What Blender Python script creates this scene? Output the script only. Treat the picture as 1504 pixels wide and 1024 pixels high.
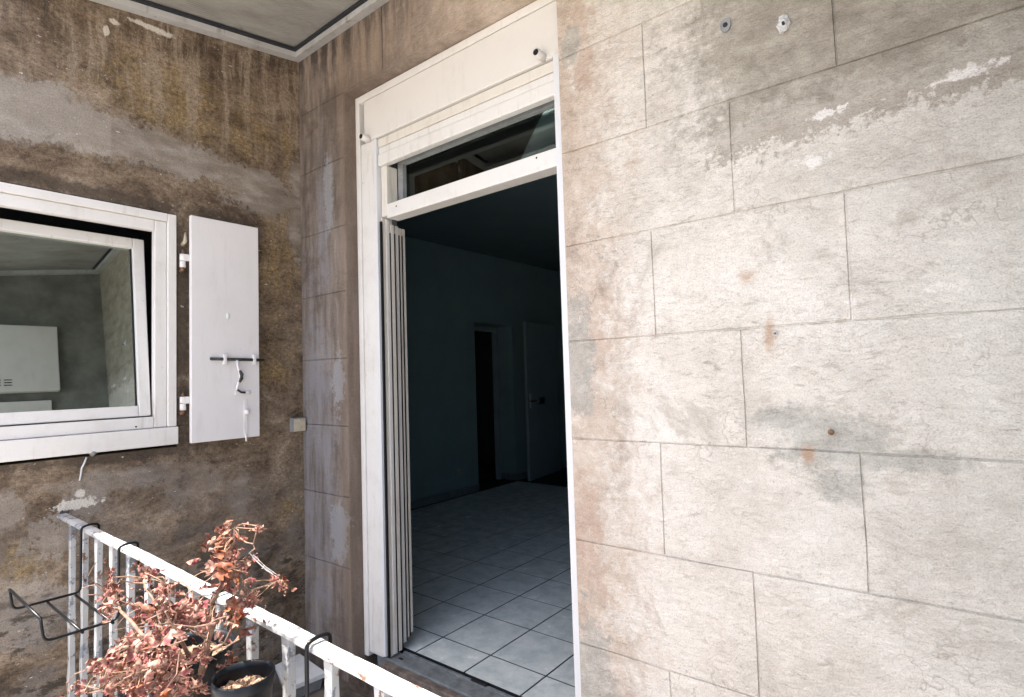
import bpy, bmesh, math, random
import numpy as np
from mathutils import Vector, Matrix
random.seed(7)
SC = bpy.context.scene
COL = SC.collection
for o in list(bpy.data.objects): bpy.data.objects.remove(o)

# ------------------------------------------------------------------ camera
# world: loggia corner at the origin, facade in y=0 (x to the right), side wall in x=0 (-y outwards), z=0 room floor
CAM = np.array([2.825, -1.699, 1.364]); F = 814.504
CR = np.array([0.78435, 0.61956, -0.03051]); CU = np.array([0.05455, -0.01989, 0.99831]); CF = np.array([-0.61791, 0.78469, 0.04940])
cd = bpy.data.cameras.new('camera'); cam = bpy.data.objects.new('camera', cd); COL.objects.link(cam)
cd.sensor_width = 36.0; cd.lens = 36.0*F/1504; cd.clip_start = 0.02; cd.clip_end = 2000
cam.matrix_world = Matrix(((CR[0], CU[0], -CF[0], CAM[0]), (CR[1], CU[1], -CF[1], CAM[1]), (CR[2], CU[2], -CF[2], CAM[2]), (0, 0, 0, 1)))
SC.camera = cam

# ------------------------------------------------------------------ light
SUNV = Vector((-0.215, -0.325, 1.0)).normalized()
w = bpy.data.worlds.new('World'); SC.world = w; w.use_nodes = True
nt = w.node_tree; nt.nodes.clear()
sky = nt.nodes.new('ShaderNodeTexSky'); sky.sky_type = 'NISHITA'; sky.sun_disc = False
sky.sun_elevation = math.asin(SUNV.z); sky.sun_rotation = math.atan2(SUNV.x, SUNV.y) % (2*math.pi)
sky.dust_density = 5.0; sky.ozone_density = 0.6; sky.air_density = 1.0
bg = nt.nodes.new('ShaderNodeBackground'); bg.inputs[1].default_value = 0.12
wo = nt.nodes.new('ShaderNodeOutputWorld')
nt.links.new(sky.outputs[0], bg.inputs[0]); nt.links.new(bg.outputs[0], wo.inputs[0])
sl = bpy.data.lights.new('sun', 'SUN'); sl.energy = 4.0; sl.angle = math.radians(0.53); sl.color = (1.0, 0.95, 0.87)
so = bpy.data.objects.new('sun', sl); COL.objects.link(so); so.location = (0, -5, 12)
so.rotation_euler = SUNV.to_track_quat('Z', 'Y').to_euler()
vs = SC.view_settings
vs.view_transform = 'Standard'; vs.look = 'None'; vs.gamma = 1.0; vs.use_curve_mapping = False
vs.exposure = 2.1

# ------------------------------------------------------------------ pixel -> point on a known plane (1504x1024 photograph)
def ray(x, y):
    d = CF*F + CR*(x-752) - CU*(y-512); return d/np.linalg.norm(d)
def onF(x, y, yy=0.0): d = ray(x, y); return Vector(CAM + d*((yy-CAM[1])/d[1]))
def onS(x, y, xx=0.0): d = ray(x, y); return Vector(CAM + d*((xx-CAM[0])/d[0]))
def onZ(x, y, zz=0.0): d = ray(x, y); return Vector(CAM + d*((zz-CAM[2])/d[2]))

# ------------------------------------------------------------------ node helper
class M:
    def __init__(s, name, rough=0.8, spec=0.4, metallic=0.0):
        s.m = bpy.data.materials.new(name); s.m.use_nodes = True
        s.t = s.m.node_tree; s.b = s.t.nodes['Principled BSDF']
        s.b.inputs['Roughness'].default_value = rough; s.b.inputs['Specular IOR Level'].default_value = spec
        s.b.inputs['Metallic'].default_value = metallic
        s._p = None
    def n(s, typ, ins=None, **props):
        nd = s.t.nodes.new(typ)
        for k, v in props.items(): setattr(nd, k, v)
        for k, v in (ins or {}).items(): s.put(nd.inputs[k], v)
        return nd
    def put(s, sock, v):
        if isinstance(v, bpy.types.NodeSocket): s.t.links.new(v, sock)
        elif isinstance(v, (tuple, list, Vector)) and sock.type == 'RGBA' and len(v) == 3: sock.default_value = (*v, 1)
        else: sock.default_value = v
    @property
    def P(s):
        if s._p is None: s._p = s.n('ShaderNodeNewGeometry').outputs['Position']
        return s._p
    def vm(s, op, a, b=None):
        nd = s.n('ShaderNodeVectorMath', operation=op); s.put(nd.inputs[0], a)
        if b is not None: s.put(nd.inputs[3 if op == 'SCALE' else 1], b)
        return nd.outputs['Value' if op in ('LENGTH', 'DISTANCE', 'DOT_PRODUCT') else 'Vector']
    def ma(s, op, a, b=0.0, c=0.0):
        nd = s.n('ShaderNodeMath', {0: a, 1: b, 2: c}, operation=op); return nd.outputs[0]
    def noise(s, v, scale, detail=5, rough=0.6, dist=0.0, col=False):
        nd = s.n('ShaderNodeTexNoise', {'Vector': v, 'Scale': scale, 'Detail': detail, 'Roughness': rough, 'Distortion': dist})
        return nd.outputs['Color' if col else 'Fac']
    def mr(s, v, a, b, c=0.0, d=1.0, smooth=True):
        nd = s.n('ShaderNodeMapRange', {0: v, 1: a, 2: b, 3: c, 4: d}, interpolation_type='SMOOTHSTEP' if smooth else 'LINEAR', clamp=True)
        return nd.outputs[0]
    def ramp(s, f, stops):
        nd = s.n('ShaderNodeValToRGB', {0: f}); e = nd.color_ramp.elements
        while len(e) < len(stops): e.new(0.5)
        for q, (p, c) in zip(e, stops): q.position = p; q.color = (*c, 1)
        return nd.outputs[0]
    def mix(s, f, a, b, mode='MIX'):
        nd = s.n('ShaderNodeMix', data_type='RGBA', blend_type=mode)
        s.put(nd.inputs[0], f); s.put(nd.inputs[6], a); s.put(nd.inputs[7], b); return nd.outputs[2]
    def xyz(s, v):
        nd = s.n('ShaderNodeSeparateXYZ', {0: v}); return nd.outputs
    def warp(s, v, scale, amp, detail=3):
        c = s.vm('SUBTRACT', s.noise(v, scale, detail, 0.6, col=True), (0.5, 0.5, 0.5))
        return s.vm('ADD', v, s.vm('SCALE', c, amp))
    def blob(s, v, c, r, soft=0.3, k=1.0):
        d = s.vm('LENGTH', s.vm('DIVIDE', s.vm('SUBTRACT', v, c), r))
        if s.edge is not None: d = s.ma('MULTIPLY_ADD', s.edge, 3.4*k, d)
        return s.mr(d, 1-soft, 1+soft, 1.0, 0.0)
    edge = None
    def make_edge(s, a=7.0, b=38.0):
        e = s.ma('MULTIPLY_ADD', s.noise(s.P, b, 4, 0.7), 0.55, s.ma('MULTIPLY', s.noise(s.P, a, 5, 0.7), 0.75))
        s.edge = s.ma('SUBTRACT', e, 0.65)
    def mx(s, *a):
        r = a[0]
        for q in a[1:]: r = s.ma('MAXIMUM', r, q)
        return r
    def col(s, c): s.put(s.b.inputs['Base Color'], c); return s
    def bump(s, h, strength=0.5, dist=0.005):
        nd = s.n('ShaderNodeBump', {'Strength': strength, 'Distance': dist, 'Height': h}); s.put(s.b.inputs['Normal'], nd.outputs[0]); return s

MAT = {}
def facade_material():
    s = M('stained_ashlar_render', 0.92, 0.2); P = s.P; BIG = 50.0
    s.make_edge(); e = s.edge; B = s.blob
    x, y, z = s.xyz(P)
    wx = s.ma('MULTIPLY_ADD', e, 1.0, x); wz = s.ma('MULTIPLY_ADD', e, 0.42, z)
    n1 = s.noise(P, 2.3, 6, 0.68)
    c = s.ramp(n1, [(0.3, (0.57, 0.52, 0.465)), (0.5, (0.74, 0.70, 0.65)), (0.7, (0.84, 0.81, 0.77))])
    c = s.mix(s.mr(wx, 2.2, 2.95, 0, 0.75), c, s.ramp(n1, [(0.3, (0.50, 0.49, 0.455)), (0.6, (0.70, 0.695, 0.665))]))
    strk = s.noise(s.vm('MULTIPLY', s.warp(P, 5, 0.10, 2), (1.0, 1.0, 2.3)), 34, 5, 0.76, 1.0)  # strokes that put the shading of fine relief into the colour
    amt = s.noise(P, 3.6, 4, 0.65)
    c = s.mix(s.ma('MULTIPLY', s.mr(strk, 0.54, 0.68, 0, 0.6), s.mr(amt, 0.36, 0.62, 0.22, 1)), c, (0.37, 0.33, 0.295))
    c = s.mix(s.mr(strk, 0.28, 0.44, 0.6, 0), c, (0.82, 0.80, 0.775))
    # slanting trowel strokes
    mp = s.n('ShaderNodeMapping', {0: s.warp(P, 4, 0.12, 2)}); mp.inputs['Rotation'].default_value = (0, math.radians(-18), 0); mp.inputs['Scale'].default_value = (1.0, 1.0, 4.2)
    tr = s.noise(mp.outputs[0], 13, 7, 0.8)
    c = s.mix(s.ma('MULTIPLY', s.mr(tr, 0.53, 0.64, 0, 0.62), s.mr(s.noise(P, 2.6, 4, 0.65), 0.40, 0.60, 0.12, 1)), c, (0.33, 0.295, 0.26))
    c = s.mix(s.mr(tr, 0.30, 0.42, 0.5, 0), c, (0.84, 0.82, 0.79))
    # blotches of dirt with ragged edges
    dirt = s.noise(P, 4.4, 7, 0.74, 0.5)
    c = s.mix(s.mr(dirt, 0.535, 0.68, 0, 0.6), c, (0.42, 0.375, 0.33))
    # brown weathering in the upper right with a tide mark at its lower edge
    up = s.ma('MULTIPLY', s.mr(wz, 1.98, 2.16), s.mr(wx, 2.02, 2.42))
    c = s.mix(s.ma('MULTIPLY', up, 0.95), c, s.ramp(s.noise(s.vm('MULTIPLY', P, (1, 1, 1.6)), 7, 6, 0.74), [(0.3, (0.22, 0.195, 0.16)), (0.5, (0.345, 0.315, 0.268)), (0.7, (0.49, 0.46, 0.405))]))
    tide = s.ma('MULTIPLY', s.ma('MULTIPLY', s.mr(wz, 1.985, 2.02), s.mr(wz, 2.02, 2.10, 1, 0)), s.mr(wx, 2.2, 2.35))
    c = s.mix(s.ma('MULTIPLY', tide, 0.5), c, (0.23, 0.18, 0.135))
    # warm orange-pink zone along the door reveal
    pe = s.mr(wx, 1.74, 2.12, 0.85, 0)
    c = s.mix(pe, c, s.ramp(s.noise(P, 8, 6, 0.72), [(0.3, (0.30, 0.23, 0.18)), (0.5, (0.53, 0.425, 0.345)), (0.7, (0.68, 0.59, 0.515))]))
    # left pier and the band over the lintel: dark soot streaks
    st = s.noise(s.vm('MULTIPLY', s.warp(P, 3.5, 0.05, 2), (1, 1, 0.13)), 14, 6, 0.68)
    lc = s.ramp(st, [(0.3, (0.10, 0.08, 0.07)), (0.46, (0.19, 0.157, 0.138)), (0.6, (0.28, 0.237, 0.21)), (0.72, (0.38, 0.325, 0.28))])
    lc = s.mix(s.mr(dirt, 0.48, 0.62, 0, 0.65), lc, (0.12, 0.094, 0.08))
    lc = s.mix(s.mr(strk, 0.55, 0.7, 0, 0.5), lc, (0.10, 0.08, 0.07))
    blu = s.mx(B(P, (0.13, 0, 0.95), (0.16, BIG, 0.8), 0.5), B(P, (0.22, 0, 2.2), (0.05, BIG, 0.45), 0.6))
    lc = s.mix(s.ma('MULTIPLY', blu, s.mr(st, 0.35, 0.6, 0.2, 0.85)), lc, (0.255, 0.255, 0.28))
    wl = s.mx(B(P, (0.345, 0, 1.36), (0.05, BIG, 0.16), 0.15), B(P, (0.33, 0, 0.60), (0.07, BIG, 0.16), 0.15), B(P, (0.27, 0, 2.35), (0.04, BIG, 0.2), 0.3))
    lc = s.mix(s.ma('MULTIPLY', wl, 0.8), lc, (0.32, 0.325, 0.345))
    lc = s.mix(s.ma('MULTIPLY', s.mr(x, 0.33, 0.40), 0.5), lc, (0.25, 0.19, 0.15))
    lc = s.mix(s.ma('MULTIPLY', s.mr(st, 0.5, 0.62), s.mr(z, 2.85, 2.95, 0, 0.4)), lc, (0.36, 0.27, 0.185))
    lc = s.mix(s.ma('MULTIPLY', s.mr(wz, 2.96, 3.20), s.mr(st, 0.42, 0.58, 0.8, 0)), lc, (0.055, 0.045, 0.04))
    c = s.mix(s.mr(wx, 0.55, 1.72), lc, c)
    # grey cement repairs
    cem = s.mx(B(P, (1.785, 0, 1.43), (0.07, BIG, 0.20), 0.15), B(P, (1.80, 0, 2.555), (0.045, BIG, 0.075), 0.15),
               B(P, (1.80, 0, 0.28), (0.08, BIG, 0.24), 0.15), B(P, (2.56, 0, 1.165), (0.13, BIG, 0.08), 0.3),
               B(P, (2.72, 0, 1.12), (0.14, BIG, 0.028), 0.4), B(P, (2.44, 0, 1.215), (0.09, BIG, 0.04), 0.4), B(P, (2.585, 0, 1.05), (0.06, BIG, 0.05), 0.4))
    red = s.mx(B(P, (1.83, 0, 1.50), (0.07, BIG, 0.15), 0.5), B(P, (1.815, 0, 2.60), (0.07, BIG, 0.12), 0.5), B(P, (1.79, 0, 0.70), (0.07, BIG, 0.24), 0.3), B(P, (1.85, 0, 2.46), (0.05, BIG, 0.10), 0.5))
    c = s.mix(s.ma('MULTIPLY', red, s.mr(amt, 0.35, 0.6, 0.15, 0.5)), c, (0.47, 0.33, 0.26))
    cemc = s.ramp(s.noise(P, 14, 5, 0.74), [(0.3, (0.29, 0.29, 0.265)), (0.5, (0.42, 0.42, 0.395)), (0.7, (0.55, 0.555, 0.53))])
    c = s.mix(s.ma('MULTIPLY', cem, s.mr(strk, 0.35, 0.6, 0.95, 0.55)), c, cemc)
    # rust spots, chips to white plaster
    ru = s.mx(B(P, (2.425, 0, 1.46), (0.014, BIG, 0.05), 0.7), B(P, (2.37, 0, 1.63), (0.022, BIG, 0.018), 0.9), B(P, (2.505, 0, 1.125), (0.016, BIG, 0.022), 0.6))
    c = s.mix(s.ma('MULTIPLY', ru, 0.6), c, (0.42, 0.24, 0.13))
    ch = s.mx(B(P, (2.82, 0, 1.547), (0.05, BIG, 0.014), 0.15, 1.8), B(P, (2.60, 0, 2.05), (0.04, BIG, 0.013), 0.2, 1.8), B(P, (2.89, 0, 2.055), (0.05, BIG, 0.012), 0.4, 2.2), B(P, (2.56, 0, 1.93), (0.04, BIG, 0.02), 0.4, 1.8), B(P, (2.63, 0, 1.53), (0.012, BIG, 0.01), 0.4))
    c = s.mix(ch, c, (0.80, 0.78, 0.76))
    # crinkled hair cracks: contour lines of a distorted noise, only here and there
    ck = s.noise(s.warp(P, 9, 0.06, 2), 4.5, 4, 0.6)
    crack = s.ma('MULTIPLY', s.mr(s.ma('ABSOLUTE', s.ma('SUBTRACT', ck, 0.5)), 0.001, 0.008, 1, 0), s.mr(s.noise(P, 3.0, 2), 0.50, 0.64))
    c = s.mix(s.ma('MULTIPLY', crack, 0.35), c, (0.20, 0.165, 0.14))
    rd = s.noise(s.vm('MULTIPLY', P, (1.0, 1.0, 1.5)), 15, 5, 0.74, 0.8)
    rdm = s.ma('MULTIPLY', s.mr(s.ma('ABSOLUTE', s.ma('SUBTRACT', rd, 0.5)), 0.002, 0.016, 1, 0), s.mr(amt, 0.47, 0.62))
    c = s.mix(s.ma('MULTIPLY', rdm, 0.2), c, (0.23, 0.195, 0.165))
    # fine speckle
    g = s.noise(P, 230, 2, 0.7); g2 = s.noise(s.vm('MULTIPLY', P, (1, 1, 1.6)), 75, 4, 0.74)
    c = s.mix(1.0, c, s.ramp(g, [(0.3, (0.74, 0.73, 0.72)), (0.5, (1, 1, 1)), (0.75, (1.0, 1.0, 1.0))]), 'MULTIPLY')
    c = s.mix(s.ma('MULTIPLY', s.mr(g2, 0.56, 0.70, 0, 0.34), s.mr(amt, 0.35, 0.6, 0.45, 1)), c, (0.29, 0.26, 0.23))
    s.col(c)
    h = s.ma('ADD', s.ma('MULTIPLY', s.noise(s.vm('MULTIPLY', P, (1.0, 1.0, 1.8)), 34, 5, 0.74, 0.6), 1.2), s.ma('MULTIPLY', g, 0.2))
    h = s.ma('SUBTRACT', h, s.ma('MULTIPLY', s.mr(s.ma('ABSOLUTE', s.ma('SUBTRACT', rd, 0.5)), 0.0, 0.025, 1, 0), 0.08))
    s.bump(h, 0.8, 0.007); return s.m
MAT['facade'] = facade_material()

def side_material():
    s = M('sooty_brown_render', 0.93, 0.2); P = s.P; G = 50.0
    s.make_edge(6.0, 34.0); e = s.edge; B = s.blob
    x, y, z = s.xyz(P)
    wz = s.ma('MULTIPLY_ADD', e, 0.30, z); wy = s.ma('MULTIPLY_ADD', e, 0.35, y)
    n1 = s.noise(s.vm('MULTIPLY', P, (1, 1, 1.5)), 3.6, 7, 0.74, 0.4)
    c = s.ramp(n1, [(0.32, (0.045, 0.034, 0.027)), (0.44, (0.125, 0.094, 0.07)), (0.55, (0.205, 0.16, 0.122)), (0.68, (0.34, 0.28, 0.225))])
    pit = s.noise(s.vm('MULTIPLY', P, (1, 1, 1.4)), 50, 6, 0.76)
    # ochre stain
    oc = s.mx(B(P, (0, -0.66, 2.72), (G, 0.27, 0.17), 0.5), B(P, (0, -0.30, 2.66), (G, 0.13, 0.14), 0.5), B(P, (0, -0.075, 2.66), (G, 0.04, 0.13), 0.3),
              B(P, (0, -0.07, 2.10), (G, 0.05, 0.22), 0.5), B(P, (0, -0.20, 1.45), (G, 0.13, 0.10), 0.6), B(P, (0, -1.18, 0.70), (G, 0.08, 0.08), 0.4), B(P, (0, -0.08, 0.70), (G, 0.07, 0.10), 0.5), B(P, (0, -0.17, 1.95), (G, 0.06, 0.3), 0.6))
    c = s.mix(s.ma('MULTIPLY', oc, s.mr(s.noise(P, 9, 6, 0.75), 0.36, 0.64, 0.05, 0.75)), c, s.ramp(pit, [(0.35, (0.19, 0.135, 0.065)), (0.55, (0.27, 0.20, 0.105)), (0.72, (0.42, 0.335, 0.205))]))
    # rain streaks under the canopy
    st = s.noise(s.vm('MULTIPLY', s.warp(P, 3.5, 0.05, 2), (1, 1, 0.09)), 13, 5, 0.68)
    c = s.mix(s.ma('MULTIPLY', s.mr(wz, 2.45, 2.75), s.mr(st, 0.50, 0.62, 0, 0.8)), c, (0.30, 0.25, 0.205))
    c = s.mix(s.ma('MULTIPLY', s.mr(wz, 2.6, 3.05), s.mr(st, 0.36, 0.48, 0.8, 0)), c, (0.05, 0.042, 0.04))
    # grey trowelled cement band and repairs
    zc = s.mr(y, -1.26, -0.3, 2.485, 2.44, False); hh = s.mr(y, -1.26, -0.25, 0.135, 0.055, False)
    dz = s.ma('ABSOLUTE', s.ma('SUBTRACT', wz, zc)); band = s.mr(s.ma('DIVIDE', dz, hh), 0.75, 1.25, 1, 0)
    band = s.ma('MULTIPLY', band, s.mr(wy, -0.16, -0.05, 1, 0))
    tail = s.mx(B(P, (0, -0.20, 2.36), (G, 0.20, 0.09), 0.2), B(P, (0, -0.02, 2.35), (G, 0.05, 0.30), 0.4))
    low = s.mx(B(P, (0, -1.09, 0.77), (G, 0.09, 0.10), 0.15), B(P, (0, -0.98, 0.90), (G, 0.07, 0.07), 0.2), B(P, (0, -0.60, 0.91), (G, 0.14, 0.08), 0.2), B(P, (0, -1.21, 0.52), (G, 0.15, 0.12), 0.15),
               B(P, (0, -0.80, 0.97), (G, 0.30, 0.045), 0.4), B(P, (0, -0.35, 0.80), (G, 0.06, 0.12), 0.3), B(P, (0, -1.22, 0.92), (G, 0.05, 0.07), 0.3), B(P, (0, -0.45, 0.52), (G, 0.17, 0.05), 0.3))
    gm = s.mx(band, tail, s.ma('MULTIPLY', low, 0.65))
    gc = s.ramp(s.noise(s.vm('MULTIPLY', s.warp(P, 4, 0.12, 2), (1, 1, 3.2)), 4.5, 5, 0.65), [(0.3, (0.145, 0.122, 0.108)), (0.5, (0.215, 0.19, 0.174)), (0.68, (0.315, 0.295, 0.28))])
    gc = s.mix(s.mr(y, -0.905, -0.895, 0.35, 0), gc, (0.34, 0.33, 0.315))
    c = s.mix(1.0, c, s.ramp(pit, [(0.33, (0.52, 0.50, 0.48)), (0.5, (0.98, 0.98, 0.98)), (0.7, (1.35, 1.32, 1.26))]), 'MULTIPLY')
    c = s.mix(s.ma('MULTIPLY', gm, 0.85), c, gc)
    c = s.mix(s.ma('MULTIPLY', s.mr(wz, 1.05, 0.6, 0, 0.55), s.mr(s.noise(P, 4.2, 5, 0.7), 0.42, 0.6)), c, (0.15, 0.145, 0.15))
    # dark strips round the window, darker patches low down
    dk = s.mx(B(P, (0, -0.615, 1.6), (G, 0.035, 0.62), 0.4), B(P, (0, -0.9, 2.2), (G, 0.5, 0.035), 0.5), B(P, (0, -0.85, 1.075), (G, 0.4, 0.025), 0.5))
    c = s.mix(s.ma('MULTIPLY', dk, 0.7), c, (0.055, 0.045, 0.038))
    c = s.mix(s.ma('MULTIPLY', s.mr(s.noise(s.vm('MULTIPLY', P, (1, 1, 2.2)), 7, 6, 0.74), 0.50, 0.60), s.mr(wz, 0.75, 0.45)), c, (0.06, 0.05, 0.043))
    # scratches, white flecks and old paint
    fl = s.noise(s.vm('MULTIPLY', s.warp(P, 9, 0.05, 2), (1, 1, 2.4)), 30, 4, 0.68)
    fl = s.ma('MULTIPLY', s.mr(fl, 0.645, 0.70), s.mr(s.noise(P, 3.3, 2), 0.44, 0.56))
    wp = s.mx(fl, B(P, (0, -1.02, 0.895), (G, 0.085, 0.018), 0.2, 1.4), B(P, (0, -1.0, 0.94), (G, 0.014, 0.018), 0.3),
              B(P, (0, -0.92, 2.93), (G, 0.014, 0.028), 0.2), B(P, (0, -0.74, 3.03), (G, 0.09, 0.013), 0.3), B(P, (0, -0.89, 2.985), (G, 0.02, 0.012), 0.3))
    c = s.mix(s.ma('MULTIPLY', wp, 0.85), c, (0.60, 0.58, 0.55))
    c = s.mix(1.0, c, s.ramp(s.noise(P, 190, 2, 0.7), [(0.3, (0.88, 0.865, 0.83)), (0.55, (1.32, 1.29, 1.23))]), 'MULTIPLY')
    s.col(c)
    h = s.ma('MULTIPLY', pit, s.mr(gm, 0, 1, 1.4, 0.12)); h = s.ma('ADD', h, s.ma('MULTIPLY', s.noise(P, 9, 3, 0.7), 0.9)); h = s.ma('ADD', h, s.ma('MULTIPLY', gm, 0.5))
    s.bump(h, 0.85, 0.008); return s.m
MAT['side'] = side_material()

def painted(name, base, dirtc, amount=0.35, rough=0.4, scale=6, spec=0.4, grain=None):
    s = M(name, rough, spec); P = s.P
    c = s.mix(s.mr(s.noise(P, scale, 6, 0.7), 0.45, 0.75, 0, amount), base, dirtc)
    c = s.mix(s.mr(s.noise(P, 160, 2), 0.62, 0.75, 0, amount), c, dirtc)
    c = s.mix(s.ma('MULTIPLY', s.mr(s.noise(s.vm('MULTIPLY', P, (1, 1, 0.12)), 30, 5, 0.7), 0.5, 0.68, 0, amount*1.6), s.mr(s.noise(P, 3.5, 3), 0.42, 0.6)), c, dirtc)
    c = s.mix(s.mr(s.noise(P, 34, 5, 0.75), 0.66, 0.71, 0, amount*1.5), c, tuple(q*0.55 for q in dirtc))
    s.col(c)
    if grain: s.bump(s.noise(s.vm('MULTIPLY', P, grain), 40, 4, 0.6), 0.25, 0.002)
    else: s.bump(s.noise(P, 60, 2), 0.06, 0.002)
    return s.m
MAT['pvc'] = painted('white_upvc', (0.74, 0.73, 0.72), (0.50, 0.46, 0.41), 0.3, 0.38)
MAT['pvc_panel'] = painted('white_coated_panel', (0.72, 0.705, 0.69), (0.58, 0.55, 0.52), 0.25, 0.55)
MAT['cream'] = painted('yellowed_cream_profile', (0.70, 0.67, 0.62), (0.46, 0.42, 0.37), 0.35, 0.45)
MAT['guide'] = painted('pale_blue_white_guide', (0.70, 0.72, 0.76), (0.5, 0.5, 0.5), 0.2, 0.4)
MAT['shutter'] = painted('white_gloss_painted_wood', (0.76, 0.745, 0.76), (0.62, 0.60, 0.60), 0.25, 0.5, 4, 0.4, (1, 6, 0.5))
MAT['alu'] = painted('weathered_aluminium_paint', (0.52, 0.525, 0.53), (0.20, 0.185, 0.17), 0.5, 0.45)
MAT['black'] = M('black_rubber', 0.6, 0.3).col((0.012, 0.012, 0.015)).m
MAT['wire'] = M('black_plastic_coated_wire', 0.3, 0.3).col((0.004, 0.005, 0.007)).m
MAT['pot'] = M('dark_plastic_pot', 0.4, 0.3).col((0.004, 0.007, 0.011)).m
MAT['gasket'] = M('dark_gasket', 0.7, 0.3).col((0.03, 0.033, 0.04)).m

def rail_paint():
    s = M('flaking_white_railing_paint', 0.5, 0.4); P = s.P
    W = s.warp(P, 25, 0.04); n = s.noise(W, 11, 6, 0.7)
    c = s.mix(s.mr(s.noise(P, 5, 5), 0.4, 0.7, 0, 0.7), (0.42, 0.43, 0.445), (0.27, 0.285, 0.305))
    c = s.mix(s.mr(n, 0.55, 0.58), c, (0.17, 0.19, 0.225))
    c = s.mix(s.mr(n, 0.36, 0.40, 0.6, 0), c, (0.38, 0.355, 0.30))
    r = s.noise(s.warp(P, 40, 0.02), 28, 5, 0.7)
    c = s.mix(s.mr(r, 0.565, 0.63, 0, 0.9), c, s.ramp(s.noise(P, 90, 3), [(0.35, (0.05, 0.02, 0.012)), (0.65, (0.20, 0.095, 0.04))]))
    s.col(c); s.bump(s.ma('SUBTRACT', s.noise(P, 35, 4), s.mr(n, 0.59, 0.63, 0, 0.5)), 0.6, 0.004); return s.m
MAT['rail'] = rail_paint()

def canopy_mat():
    s = M('dirty_ribbed_polycarbonate', 0.45, 0.4); P = s.P
    W = s.warp(P, 5, 0.1)
    c = s.ramp(s.noise(s.vm('MULTIPLY', W, (2.0, 0.6, 1)), 4, 7, 0.7), [(0.3, (0.23, 0.22, 0.205)), (0.5, (0.33, 0.325, 0.31)), (0.7, (0.43, 0.43, 0.42))])
    c = s.mix(s.mr(s.noise(W, 9, 6, 0.75), 0.62, 0.7, 0, 0.8), c, (0.10, 0.085, 0.065))
    s.col(c); return s.m
MAT['canopy'] = canopy_mat()

def tile_mat():
    s = M('marbled_ceramic_tile', 0.16, 0.5); P = s.P
    n = s.noise(s.warp(P, 6, 0.12), 9, 7, 0.7)
    c = s.ramp(n, [(0.35, (0.52, 0.60, 0.62)), (0.5, (0.66, 0.73, 0.74)), (0.65, (0.78, 0.83, 0.835))])
    c = s.mix(s.mr(s.noise(P, 70, 3), 0.55, 0.7, 0, 0.3), c, (0.48, 0.54, 0.57))
    s.col(c); s.put(s.b.inputs['Roughness'], s.mr(n, 0.3, 0.7, 0.14, 0.28)); return s.m
MAT['tile'] = tile_mat()
def flat(name, c, rough=0.8, var=0.15, scale=3):
    s = M(name, rough, 0.3); s.col(s.mix(s.mr(s.noise(s.P, scale, 5, 0.65), 0.3, 0.7), tuple(q*(1-var) for q in c), tuple(q*(1+var) for q in c))); s.bump(s.noise(s.P, 120, 2), 0.1, 0.002); return s.m
MAT['endwall'] = flat('grey_green_render', (0.21, 0.215, 0.20), 0.9, 0.3, 4)
MAT['grout'] = flat('dark_grout', (0.012, 0.015, 0.022))
MAT['roomwall'] = flat('shade_toned_room_wall', (0.19, 0.29, 0.32), 0.8, 0.05)  # white walls: dimness and its blue cast put into the colour
MAT['ceiling'] = flat('shade_toned_ceiling', (0.13, 0.19, 0.215), 0.9, 0.05)  # toned darker than the walls, the room's dimness put into the colour
MAT['roomdoor'] = flat('shade_toned_white_door', (0.24, 0.33, 0.37), 0.5, 0.05)  # white door and frame, with the room's shade put into their colour
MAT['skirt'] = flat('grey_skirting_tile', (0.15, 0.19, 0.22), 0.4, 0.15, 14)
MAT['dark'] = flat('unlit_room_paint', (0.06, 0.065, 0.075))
MAT['sill'] = flat('brown_worn_stone', (0.085, 0.065, 0.052), 0.9, 0.5, 14)
MAT['step'] = flat('weathered_wood_strip', (0.15, 0.125, 0.11), 0.85, 0.4, 22)
MAT['track'] = flat('dull_aluminium_track', (0.17, 0.19, 0.205), 0.4, 0.3, 18)
MAT['slab'] = flat('grimy_concrete', (0.10, 0.085, 0.072), 0.95, 0.5, 6)
MAT['ground'] = flat('pale_courtyard_paving', (0.36, 0.335, 0.30), 0.95, 0.2, 1.2)
MAT['soil'] = flat('dry_potting_soil', (0.22, 0.15, 0.105), 1.0, 0.6, 120)
MAT['stem'] = flat('dry_stem_bark', (0.20, 0.125, 0.095), 0.9, 0.4, 60)
MAT['stalk'] = flat('dry_pale_stalk', (0.26, 0.17, 0.12), 0.9, 0.4, 60)
MAT['iron'] = flat('dark_chipped_iron', (0.035, 0.037, 0.04), 0.5, 0.5, 60)
MAT['rusty'] = flat('rusty_iron', (0.17, 0.10, 0.065), 0.85, 0.5, 60)
MAT['beige'] = flat('aged_beige_plastic', (0.46, 0.41, 0.32), 0.5, 0.15, 30)
MAT['greyp'] = flat('grey_plastic', (0.25, 0.26, 0.27), 0.5, 0.15, 30)
MAT['zinc'] = flat('bright_zinc', (0.6, 0.61, 0.62), 0.35, 0.3, 90)
MAT['board'] = flat('pale_plastic_board', (0.62, 0.65, 0.67), 0.6, 0.1, 8)
MAT['silk'] = flat('spider_silk', (0.7, 0.7, 0.7), 0.6, 0.05)
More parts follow.
